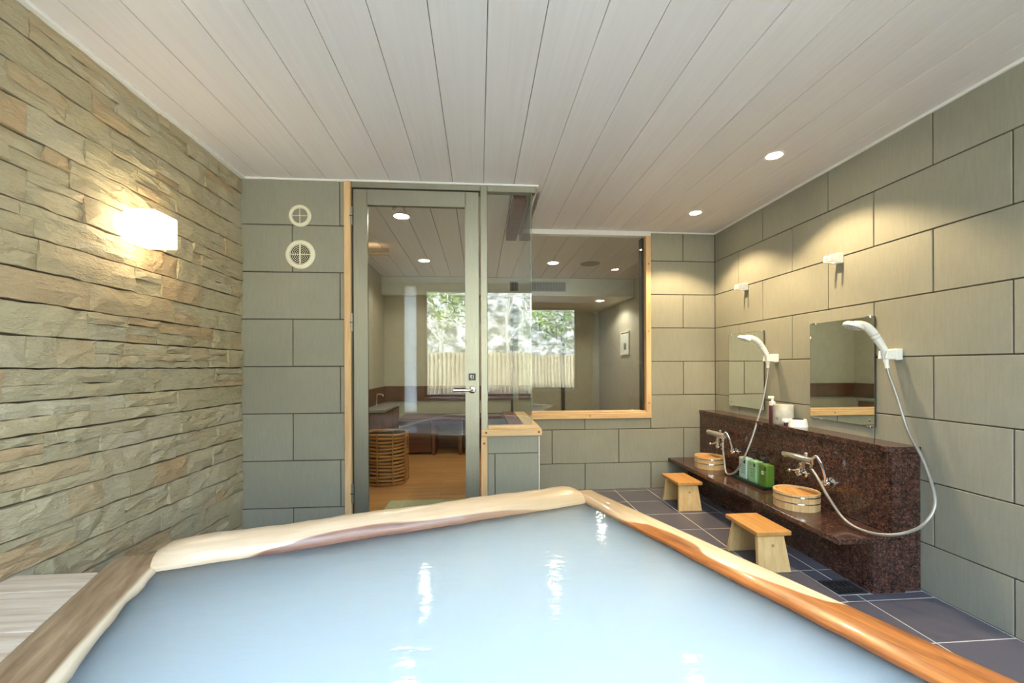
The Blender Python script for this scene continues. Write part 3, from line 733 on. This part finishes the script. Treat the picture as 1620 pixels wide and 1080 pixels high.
def mirror(y0, y1, label):
    t = empty('wall_mirror', (XR, (y0+y1)/2, .758), 0, label, 'mirror', 'frameless mirrors over the granite counter'); w = (y1-y0)/2
    obj('glass_edge', B(-.010, -.004, -w, w, 0, .6), 'frame_dark', t)
    obj('mirror_face', B(-.0108, -.0101, -w+.002, w-.002, .002, .598), 'mirror', t)
    obj('backing', B(-.004, -.0005, -w+.02, w-.02, .02, .58), 'grey', t)
    for yy_ in (-w+.035, w-.035):
        for z in (.0, .6): obj('clip', B(-.0145, -.0005, yy_-.014, yy_+.014, z-.006, z+.006, bev=.0015), 'chrome', t)
    for yy_ in (-w+.03, w-.03): obj('screw_cap', xf(lathe(bmesh.new(), [(0, .003), (.006, .002), (.008, 0)], 14), Matrix.Translation((-.0108, yy_, .035)) @ Matrix.Rotation(math.radians(-90), 4, 'Y')), 'chrome', t, smooth=True)
mirror(3.010, 3.456, 'frameless wall mirror nearer the back corner, reflecting only wall tiles')
mirror(2.121, 2.568, 'frameless wall mirror nearer the bath, reflecting the changing room window')

# buckets (upturned hinoki wash bowls), stools
def bucket(x, y, r, label):
    t = empty('wash_bucket', (x, y, .272), random.random()*3, label, 'bucket', 'wooden wash buckets on the granite shelf')
    N = 18; h = .094
    for q in range(N):
        a0, a1 = 2*math.pi*q/N+.004, 2*math.pi*(q+1)/N-.004; bm = bmesh.new(); V = []
        for z, rr in ((0, r*.985), (h, r)):
            for rad in (rr, rr-.012):
                for a in (a0, (a0+a1)/2, a1): V.append(bm.verts.new((rad*math.cos(a), rad*math.sin(a), z)))
        o0, i0, o1, i1 = V[0:3], V[3:6], V[6:9], V[9:12]
        for k_ in range(2):
            bm.faces.new((o0[k_], o0[k_+1], o1[k_+1], o1[k_])); bm.faces.new((i0[k_+1], i0[k_], i1[k_], i1[k_+1]))
            bm.faces.new((o1[k_], o1[k_+1], i1[k_+1], i1[k_])); bm.faces.new((o0[k_+1], o0[k_], i0[k_], i0[k_+1]))
        bm.faces.new((o0[0], o1[0], i1[0], i0[0])); bm.faces.new((o0[2], i0[2], i1[2], o1[2]))
        obj('stave', bm, 'bucket', t)
    obj('recessed_base', lathe(bmesh.new(), [(0, h-.010), (r-.0125, h-.010), (r-.0125, h-.022), (0, h-.022)], 36), 'bucket_top', t)
    for z in (.044, .080):
        bm = lathe(bmesh.new(), [(r*.985+.0150*z/.094*.1+.0005, z-.0035), (r+.0035, z-.003), (r+.0035, z+.003), (r*.985+.0005, z+.0035)], 40); obj('hoop', bm, 'chrome', t, smooth=True)
bucket(1.862, 3.30, .112, 'wooden bucket with two metal hoops under the far faucet')
bucket(1.845, 2.335, .117, 'wooden bucket with two metal hoops under the near faucet')

def stool(x, y, label):
    t = empty('bath_stool', (x, y, 0), 0, label, 'stool', 'low wooden bath stools on the slate floor'); w = .0975; hl = .145; zt = .216
    bm = box(bmesh.new(), -w, w, -hl, hl, zt-.026, zt, bev=.006, seg=2); obj('seat', bm, 'stool_top', t)
    for sgn in (-1, 1):
        bm = bmesh.new(); V = []
        for z, yo, hw_ in ((0, hl+.004, .090), (zt-.026, hl-.030, .074)):
            for yy_ in (sgn*yo, sgn*(yo-.024)):
                for xx in (-hw_, hw_): V.append(bm.verts.new((xx, yy_, z)))
        for f_ in ((0, 1, 3, 2), (4, 5, 7, 6), (0, 1, 5, 4), (2, 3, 7, 6), (0, 2, 6, 4), (1, 3, 7, 5)): bm.faces.new([V[i] for i in f_])
        bmesh.ops.recalc_face_normals(bm, faces=bm.faces)
        bmesh.ops.bevel(bm, geom=bm.edges[:], offset=.002, segments=1, affect='EDGES')
        lg = obj('leg', bm, 'stool_leg', t)
        if sgn < 0: obj('burnt_mark', xf(torus(bmesh.new(), .006, .0016, 14, 5), Matrix.Translation((.002, -hl+.0155, .135)) @ Matrix.Rotation(math.radians(80), 4, 'X')), 'burn', lg)
    obj('stretcher', B(-.012, .012, -hl+.045, hl-.045, zt-.055, zt-.0265), 'stool_leg', t)
stool(1.585, 3.22, 'low wooden bath stool nearer the back wall')
stool(1.553, 2.265, 'low wooden bath stool nearer the bath and floor drain')

# bottles in their tray
tr = empty('bottle_tray', (1.915, 2.825, .272), 0, 'shallow dark tray holding three green pump bottles', 'tray')
obj('tray_base', B(-.062, .062, -.185, .185, 0, .006, bev=.002), 'tray', tr)
bm = bmesh.new()
for a in ((-.062, .062, -.185, -.181), (-.062, .062, .181, .185), (-.062, -.058, -.181, .181), (.058, .062, -.181, .181)): box(bm, *a, .006, .022)
obj('tray_rim', bm, 'tray', tr)
def bottle(y, mat, label):
    t = empty('pump_bottle', (1.933, y, .278), 0, label, 'bottle', 'green pump bottles in the tray')
    obj('body', B(-.028, .028, -.042, .042, 0, .150, bev=.006, seg=2), mat, t, smooth=False)
    obj('shoulder', lathe(bmesh.new(), [(.024, .149), (.019, .155), (.015, .157), (.015, .160), (0, .160)], 20), mat, t, smooth=True)
    p = obj('pump', lathe(bmesh.new(), [(.015, .158), (.015, .176), (.006, .178), (.006, .204), (.013, .205), (.013, .218), (0, .220)], 18), 'black', t, smooth=True)
    obj('pump_spout', B(-.042, .006, -.006, .006, .207, .217, bev=.002), 'black', p)
    obj('brand_patch', B(-.0288, -.0280, -.034, -.014, .112, .134), 'ink', t)      # print faces the bather
    bm = bmesh.new()
    for q in range(5): box(bm, -.0288, -.0280, -.026, .022-.008*(q % 2), .040+q*.013, .0425+q*.013)
    for q in range(3): box(bm, -.0288, -.0280, .006, .009+.012*q, .110+q*.008, .112+q*.008)
    obj('text_lines', bm, 'ink', t)
    if mat == 'bot3': obj('flower_print', xf(lathe(bmesh.new(), [(0, .0006), (.014, .0006), (.014, 0), (0, 0)], 10), Matrix.Translation((-.0280, 0, .092)) @ Matrix.Rotation(math.radians(-90), 4, 'Y')), 'paper', t)
bottle(2.935, 'bot1', 'pale aqua pump bottle farthest back in the dark tray')
bottle(2.825, 'bot2', 'soft green pump bottle in the middle of the dark tray')
bottle(2.715, 'bot3', 'bright leaf green pump bottle at the near end of the tray')

# small things on the counter top
ZT = .697
t = empty('soap_pump', (2.078, 2.855, ZT), 0, 'small plum coloured soap bottle with white pump on the counter top', 'bottle')
obj('body', lathe(bmesh.new(), [(0, 0), (.020, 0), (.021, .006), (.021, .10), (.017, .115), (0, .116)], 24), 'purple', t, smooth=True)
obj('collar', lathe(bmesh.new(), [(0, .114), (.020, .114), (.020, .140), (.012, .144), (.008, .146), (.008, .165), (0, .165)], 24), 'white', t, smooth=True)
obj('pump_head', B(-.030, .010, -.008, .008, .163, .180, bev=.003), 'white', t)
t = empty('stoneware_cup', (2.070, 2.735, ZT), 0, 'mottled white round canister on the counter top beside soap bottle', 'canister')
obj('body', lathe(bmesh.new(), [(0, 0), (.060, 0), (.062, .003), (.060, .128), (.058, .130), (.054, .128), (.054, .02), (0, .02)], 36), 'stoneware', t, smooth=True)
obj('printed_mark', B(-.0625, -.0605, -.03, -.012, .028, .048), 'grey', t)
t = empty('soap_dish', (2.068, 2.60, ZT), 0, 'low white round dish with dark top and beak on the counter top', 'dish')
obj('bowl', lathe(bmesh.new(), [(0, 0), (.056, 0), (.055, .006), (.050, .040), (.048, .048), (.042, .048), (.040, .040), (0, .040)], 32), 'white', t, smooth=True)
obj('dark_pad', lathe(bmesh.new(), [(0, .051), (.030, .051), (.034, .0405), (0, .0405)], 24), 'black', t, smooth=True)
obj('beak', B(-.075, -.035, .020, .050, .022, .046, bev=.004), 'white', t)
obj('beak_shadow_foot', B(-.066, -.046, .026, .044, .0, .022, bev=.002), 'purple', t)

# ------------------------------------------------------------------ vents on the tiled wall
def vent(x, z, R, half, label):
    t = empty('round_vent', (x, D1, z), 0, label, 'vent', 'cream round air vents beside the door'); rx = Matrix.Rotation(math.radians(90), 4, 'X')
    ri = R*.70
    obj('flange', xf(lathe(bmesh.new(), [(ri, 0), (R, 0), (R, .005), (R*.9, .012), (ri+.004, .012), (ri, .008), (ri, 0)], 40), rx), 'cream', t, smooth=True)
    obj('back_plate', xf(lathe(bmesh.new(), [(0, .001), (ri, .001), (ri, .0), (0, .0)], 32), rx), 'dark', t)  # near-black disc, shade between the louvres put into its colour
    n = 6
    for q in range(n):
        rr = ri*(q+.75)/(n+.15); obj('louvre_ring', xf(torus(bmesh.new(), rr, ri*.032, 32, 6, (0, 0, .006)), rx), 'cream', t)
    obj('hub', xf(lathe(bmesh.new(), [(0, .013), (.006, .012), (.008, .006), (.008, .001)], 16), rx), 'cream', t, smooth=True)
    obj('cross_bar', B(-.0035, .0035, -.012, -.004, -ri, ri) if half else B(-.0018, .0018, -.010, -.004, -ri, ri), 'cream', t)
    obj('cross_bar', B(-ri, ri, -.0095, -.004, -.0015, .0015), 'cream', t)
vent(-1.131, 2.058, .070, False, 'smaller upper cream round vent on the tiled wall left of the door')
vent(-1.130, 1.812, .0915, True, 'larger lower cream round vent on the tiled wall left of the door')

# ------------------------------------------------------------------ lamps of the bath
t = empty('wall_lamp', (XL, 1.936, 1.62), 0, 'glowing white cube wall lamp on the stone wall', 'lamp')
obj('shade', B(.016, .139, -.069, .069, 0, .135, bev=.006, seg=2), 'lamp', t)
obj('back_plate', B(-.02, .0155, -.055, .055, .012, .123), 'white', t)
def spot(parent, loc, energy, size, color, blend=.35, rad=.03):
    l = bpy.data.lights.new('lamp_light', 'SPOT'); l.energy = energy; l.spot_size = math.radians(size); l.spot_blend = blend; l.color = color; l.shadow_soft_size = rad
    o = bpy.data.objects.new('lamp_light', l); COL.objects.link(o); o.parent = parent; o.location = loc; return o
def downlight(x, y, z, r, mat, label, group, e, size, color):
    t = empty('downlight', (x, y, z), 0, label, 'ceiling lamp', group)
    obj('trim_ring', lathe(bmesh.new(), [(r*.86, -.001), (r, -.004), (r*1.16, -.003), (r*1.18, .0), (r*.86, .0)], 36), 'bead', t, smooth=True)
    obj('lens', lathe(bmesh.new(), [(0, -.0022), (r*.86, -.0016), (r*.86, 0), (0, 0)], 32), mat, t)
    spot(t, (0, 0, -.012), e, size, color, rad=r*.6); return t
downlight(1.690, 2.297, H, .048, 'warm', 'warm ceiling downlight nearer the camera above the wash counter', 'warm downlights over the wash counter', 78, 116, (1, .76, .44))
downlight(1.699, 3.200, H, .048, 'warm', 'warm ceiling downlight nearer the back wall above the wash counter', 'warm downlights over the wash counter', 78, 116, (1, .76, .44))

# ------------------------------------------------------------------ changing room beyond the glass
CX0, CY1, CY2 = -1.28, 5.85, 7.40
fc = wall('floor_changing', 'oak board floor of the changing room behind the glass door', (CX0-.2, .352, D1+.1, D2+.101, -.12, -.012), 'dark_gap', 'floor')
obj('subfloor', B(CX0-.2, XR+.12, D2+.101, CY2+.2, -.12, -.012), 'dark_gap', fc)
y = D1+.113; q = 0
while y < CY1:
    offs = [CX0, -.35+.5*(q % 3), .9+.35*(q % 2), XR] if y > D2+.1 else ([CX0, -.35, .352] if q % 3 == 0 else [CX0, .05, .352])
    for x0, x1 in zip(offs, offs[1:]): piece('floor_board', (x1-x0-.002, .118, .012), 'oak', fc, ((x0+x1)/2, y+.06, -.006), .001)
    y += .12; q += 1
while y < CY2:
    piece('floor_board', (XR-.437-.002, .118, .012), 'oak', fc, ((XR+.437)/2, y+.06, -.006), .001); y += .12
wall('wall_changing_left', 'left plaster wall of the changing room', (CX0-.12, CX0, D1+.1, CY1+.1, -.05, H), 'plaster')
wall('wall_changing_back', 'plaster wall with wood band behind the changing room bench', (CX0-.12, .437, CY1, CY1+.12, -.05, H), 'plaster')
wall('wall_corridor_left', 'left plaster wall of the short corridor past the bench', (.317, .437, CY1+.12, CY2+.1, -.05, H), 'plaster')
wall('wall_corridor_end', 'far end wall of the changing room corridor hung with three frames', (.317, XR+.12, CY2, CY2+.12, -.05, H), 'plaster')
wall('wall_changing_right', 'right plaster wall of the changing room with one picture', (XR, XR+.12, D2+.10, CY2, -.05, H), 'plaster')
cc = tag(obj('ceiling_changing', B(CX0-.12, XR+.12, D1+.1, CY2+.1, H+.0125, H+.0138), 'dark_gap'), 'boarded ceiling of the changing room', 'ceiling', kind='structure')
x = .034-.2*8
while x < XR:
    x0, x1 = max(x, CX0), min(x+.2, XR)
    ys_ = D1+.10 if x1 < .45 else D2+.10
    if x1-x0 > .02: piece('ceiling_board', (x1-x0-.004, 5.69-ys_, .012), 'board', cc, ((x0+x1)/2, (5.69+ys_)/2, H+.006), .0025)
    x += .2
bk = wall('trim_8', 'lowered white bulkhead across the back of the changing room', (CX0, XR, 5.70, CY2, 2.055, H), 'plaster_white', 'bulkhead')
wall('trim_9', 'reddish wood band on the wall above the changing room bench', (CX0+.001, .437, CY1-.018, CY1, .635, .836), 'brown', 'trim')
wall('trim_10', 'tall dark post at the corridor edge seen through the window', (.437, .47, CY1-.03, CY1+.12, 0, 2.055), 'frame_dark', 'trim')
dr = empty('door_2', (1.78, CY2, 0), 0, 'flush pale door with dark frame at the end of the corridor', 'door', kind='structure')
obj('door_leaf', B(-.27, .30, -.03, -.005, 0, 1.98, bev=.003), 'plaster', dr)
obj('frame_post', B(-.33, -.275, -.045, -.001, 0, 2.03, bev=.003), 'frame_dark', dr)
bn = empty('bench', (-.42, 5.55, 0), 0, 'low reddish wood bench along the changing room back wall', 'bench')
obj('top', B(-1.0+.42, .437+.42, -.27, .28, .43, .46, bev=.004), 'brown', bn)
obj('back_panel', B(-.125, .80, .20, .22, .0, .43), 'brown', bn)
obj('front_panel', B(CX0+.42+.282, -.18, -.19, -.165, .03, .43), 'brown', bn)
for xx in (-.165, .165): obj('side_panel', B(xx, xx+.04, -.25, .25, 0, .43), 'brown', bn)
obj('side_panel', B(.80, .84, -.25, .25, 0, .43), 'brown', bn)
obj('apron', B(-.125, .165, -.25, -.23, .37, .43), 'brown', bn)
vn = empty('vanity_cabinet', (-1.09, 5.1, 0), 0, 'brown wood vanity cabinet with grey counter on the changing room left wall', 'cabinet')
obj('carcass', B(-.188, .05, -.42, .42, 0, .60, bev=.003), 'brown', vn)
obj('counter', B(-.188, .07, -.44, .44, .601, .632, bev=.003), 'grey', vn)
obj('splash_board', B(-.188, -.17, -.44, .73, .633, .836), 'brown', vn)
for k_ in (-1, 1): 
    dd = obj('cabinet_door', B(.051, .067, -.205+k_*.21, .205+k_*.21, .06, .59, bev=.002), 'brown', vn)
    obj('knob', lathe(bmesh.new(), [(0, .012), (.010, .010), (.012, 0), (.0, 0)], 12, (.075, k_*.05, .45)), 'steel', dd)
obj('tap', tube(bmesh.new(), spline([(-.12, 0, .632), (-.12, 0, .75), (-.10, 0, .775), (-.05, 0, .77), (-.045, 0, .745)], 4), .010, 10), 'chrome', vn, smooth=True)
pe = empty('light_pelmet', (-1.07, 4.22, 2.19), 0, 'wooden pelmet glowing warm near the changing room ceiling', 'pelmet')
obj('pelmet_board', B(-.209, .20, -.025, .025, 0, .024, bev=.002), 'jamb_x', pe)
obj('front_lip', B(-.209, .20, -.025, -.018, .0245, .06), 'jamb_x', pe)
obj('lamp_strip', B(-.19, .12, -.012, .012, .0245, .038), glow('warm strip lamp', (1, .62, .30, 1), 5), pe)
# rattan basket
bs = empty('rattan_basket', (-.885, 4.13, 0), 0, 'tall round rattan laundry basket on the oak floor', 'basket')
nb = 15; HB = .485
for q in range(nb):
    z = .018+(HB-.036)*q/(nb-1); obj('cane_ring', torus(bmesh.new(), .186+.004*math.sin(q), .0128, 36, 8, (0, 0, z), .004), 'wicker', bs, smooth=True)
for q in range(9):
    a = 2*math.pi*q/9+.3
    obj('upright_cane', tube(bmesh.new(), [((.203)*math.cos(a), (.203)*math.sin(a), .01), (.203*math.cos(a), .203*math.sin(a), HB)], .006, 6), 'wicker', bs)
obj('base', lathe(bmesh.new(), [(0, 0), (.19, 0), (.19, .012), (0, .012)], 28), 'wicker', bs)
obj('gap_shade', lathe(bmesh.new(), [(.170, .012), (.170, HB-.03), (.168, HB-.03), (.168, .014)], 28), 'frame_dark', bs)  # dark sleeve: painted shade showing between the cane rings
mt = tag(obj('floor_mat', B(-.73, -.10, 3.08, 3.50, .0005, .012, bev=.004), 'mat_green'), 'pale green mat on the oak floor just inside the glass door', 'mat')
# ceiling lights, vents, frames
for x_, y_, z_, lb in ((-.612, 3.43, H, 'white downlight in the changing room just behind the door head'), (-.613, 4.84, H, 'white changing room downlight farther back over the basket'),
                       (.863, 4.86, H, 'white changing room downlight seen through the window'), (1.77, 6.08, 2.055, 'white downlight in the lowered corridor ceiling')):
    downlight(x_, y_, z_, .068, 'cool', lb, 'white downlights of the changing room', 22, 150, (1, .93, .82))
t = empty('ceiling_speaker', (1.30, 4.865, H), 0, 'flat round grey disc on the changing room ceiling', 'speaker')
obj('ring', lathe(bmesh.new(), [(.09, -.001), (.105, -.006), (.115, -.001), (.115, 0), (.09, 0)], 32), 'grey', t); obj('grille', lathe(bmesh.new(), [(0, -.004), (.09, -.003), (.09, 0), (0, 0)], 32), 'grey', t)
t = empty('air_grille', (.80, 5.70, 2.178), 0, 'rectangular grey air grille on the white bulkhead', 'vent')
for a in ((-.38, .38, -.065, -.055), (-.38, .38, .055, .065), (-.38, -.37, -.055, .055), (.37, .38, -.055, .055)): obj('frame_bar', B(a[0], a[1], -.014, -.0005, a[2], a[3]), 'grey', t)
for q in range(9): obj('slat', B(-.37, .37, -.010, -.003, -.050+q*.0125, -.046+q*.0125), 'grey', t)
for q in range(20): obj('upright', B(-.36+q*.0375, -.356+q*.0375, -.012, -.002, -.055, .055), 'grey', t)
obj('opening_shade', B(-.37, .37, -.0018, -.0005, -.055, .055), 'dark', t)  # flat near-black sheet with the shade of the opening painted in
def frame(name, loc, w, h, axis, label, group, fm, inner, art):
    t = empty(name, loc, 0 if axis == 'y' else math.radians(-90), label, 'picture', group); b = .014
    for a in ((-w/2, w/2, -h/2, -h/2+b), (-w/2, w/2, h/2-b, h/2), (-w/2, -w/2+b, -h/2+b, h/2-b), (w/2-b, w/2, -h/2+b, h/2-b)): obj('frame_bar', B(a[0], a[1], -.022, -.001, a[2], a[3]), fm, t)
    obj('mount', B(-w/2+b, w/2-b, -.010, -.002, -h/2+b, h/2-b), inner, t)
    if art: obj('print', B(-w*art[0], w*art[0], -.0115, -.0101, art[1]*h, art[2]*h), 'art', t)
for x_, lb in ((.61, 'leftmost'), (.925, 'middle'), (1.232, 'rightmost')):
    frame('hanging_frame', (x_, CY2, 1.672), .28, .39, 'y', lb+' of three thin dark frames on the corridor end wall', 'dark frames on the corridor end wall', 'frame_dark', 'paper_white', (.33, -.36, .30))
frame('picture_frame', (XR, 6.03, 1.43), .36, .34, 'x', 'pale framed picture with small dark print on the changing room right wall', None, 'cream', 'paper_white', (.14, -.28, .0))
ck = empty('wall_clock', (-.44, CY1, 1.875), 0, 'round dark ring wall clock above the bench in the changing room', 'clock'); rx = Matrix.Rotation(math.radians(90), 4, 'X')
obj('ring', xf(torus(bmesh.new(), .105, .010, 36, 8, (0, 0, .012)), rx), 'frame_dark', ck, smooth=True); obj('dial', xf(lathe(bmesh.new(), [(0, .010), (.1, .010), (.1, .001), (0, .001)], 36), rx), 'plaster_white', ck)
obj('hand', B(-.003, .003, -.016, -.012, -.01, .085), 'black', ck); obj('hand', B(-.055, .01, -.015, -.012, -.003, .003), 'black', ck)

# ------------------------------------------------------------------ garden outside (lights the room, mirrored in the glass)
gr = tag(obj('ground_outside', B(-14, 14, -22, YB-.36, -.4, -.05), 'hill'), 'brushy ground outside the rear window', 'ground', kind='structure')
bm = bmesh.new(); rh = random.Random(11); nx, ny = 60, 24; G = []
for i in range(nx+1):
    row = []
    for j in range(ny+1):
        xx = -15+30*i/nx; s_ = j/ny; yy_ = -3.6-12*s_; z = -.1+7.2*s_**.85+rh.uniform(-.14, .14)*(1 if j else 0)
        row.append(bm.verts.new((xx, yy_, z)))
    G.append(row)
for i in range(nx):
    for j in range(ny): bm.faces.new((G[i][j], G[i+1][j], G[i+1][j+1], G[i][j+1]))
tag(obj('hillside', bm, 'hill', smooth=True), 'brushy hillside rising behind the garden fence', 'hill', kind='structure')
fe = empty('garden_fence', (.5, -2.3, 0), 0, 'bamboo screen fence outside the rear window', 'fence')
key = mesh(tube(bmesh.new(), [(0, 0, -.1), (0, 0, 1.36)], .034, 8), 'cane', True); key.materials.append(M['fence'])
for q in range(86): link('cane', key, None, fe, (-3.3+q*.0775, 0, 0))
for z in (.35, 1.25): obj('cross_rail', B(-3.4, 3.4, -.07, -.036, z, z+.05), 'frame_dark', fe)
def tree(x, y, z, h, lean, seed, leaves, label):
    r = random.Random(seed); t = empty('garden_tree', (x, y, z), 0, label, 'tree', 'pale trees on the hillside'); tips = []
    bm = bmesh.new()
    def br(p, d, L, rad, lev):
        pts = [p]; dd = d.copy()
        for _ in range(4):
            dd = (dd+Vector((r.uniform(-.22, .22), r.uniform(-.22, .22), r.uniform(-.05, .12)))).normalized(); pts.append(pts[-1]+dd*L/4)
        tube(bm, pts, [rad*(1-.14*k_) for k_ in range(5)], 5)
        tips.append(pts[-1]); tips.append(pts[2])
        if lev < 3:
            for q in range(3 if lev else 5):
                b = pts[r.choice([2, 3, 4])]; br(b, (dd+Vector((r.uniform(-1, 1), r.uniform(-1, 1), r.uniform(-.1, .7)))).normalized(), L*.58, rad*.48, lev+1)
    br(Vector((0, 0, -.3)), Vector((lean, 0, 1)).normalized(), h, .05, 0)
    obj('trunk_and_branches', bm, 'bark', t)
    if leaves:
        bm = bmesh.new()
        for p in tips:
            for q in range(leaves):
                c = p+Vector((r.gauss(0, .16), r.gauss(0, .16), r.gauss(0, .14))); a = Vector((r.uniform(-1, 1), r.uniform(-1, 1), r.uniform(-1, 1))).normalized()*.045; b = a.orthogonal().normalized()*.024
                bm.faces.new([bm.verts.new(c-a), bm.verts.new(c+b), bm.verts.new(c+a), bm.verts.new(c-b)])
        obj('foliage', bm, 'leaf', t)['kind'] = 'stuff'
tree(-.9, -4.2, .5, 2.0, .25, 1, 16, 'leafy pale-barked tree on the hillside left of the window view')
tree(.7, -4.6, .8, 2.4, -.15, 2, 0, 'bare pale tree leaning across the middle of the hillside')
tree(3.1, -4.4, .7, 2.2, -.1, 3, 22, 'leafy pale-barked tree on the hillside right of the window view')
tree(1.6, -6.2, 1.6, 2.4, .12, 4, 0, 'bare pale tree high on the hillside behind the others')
tree(-2.4, -5.6, 1.3, 2.4, .05, 5, 14, 'leafy tree farther left up the hillside')
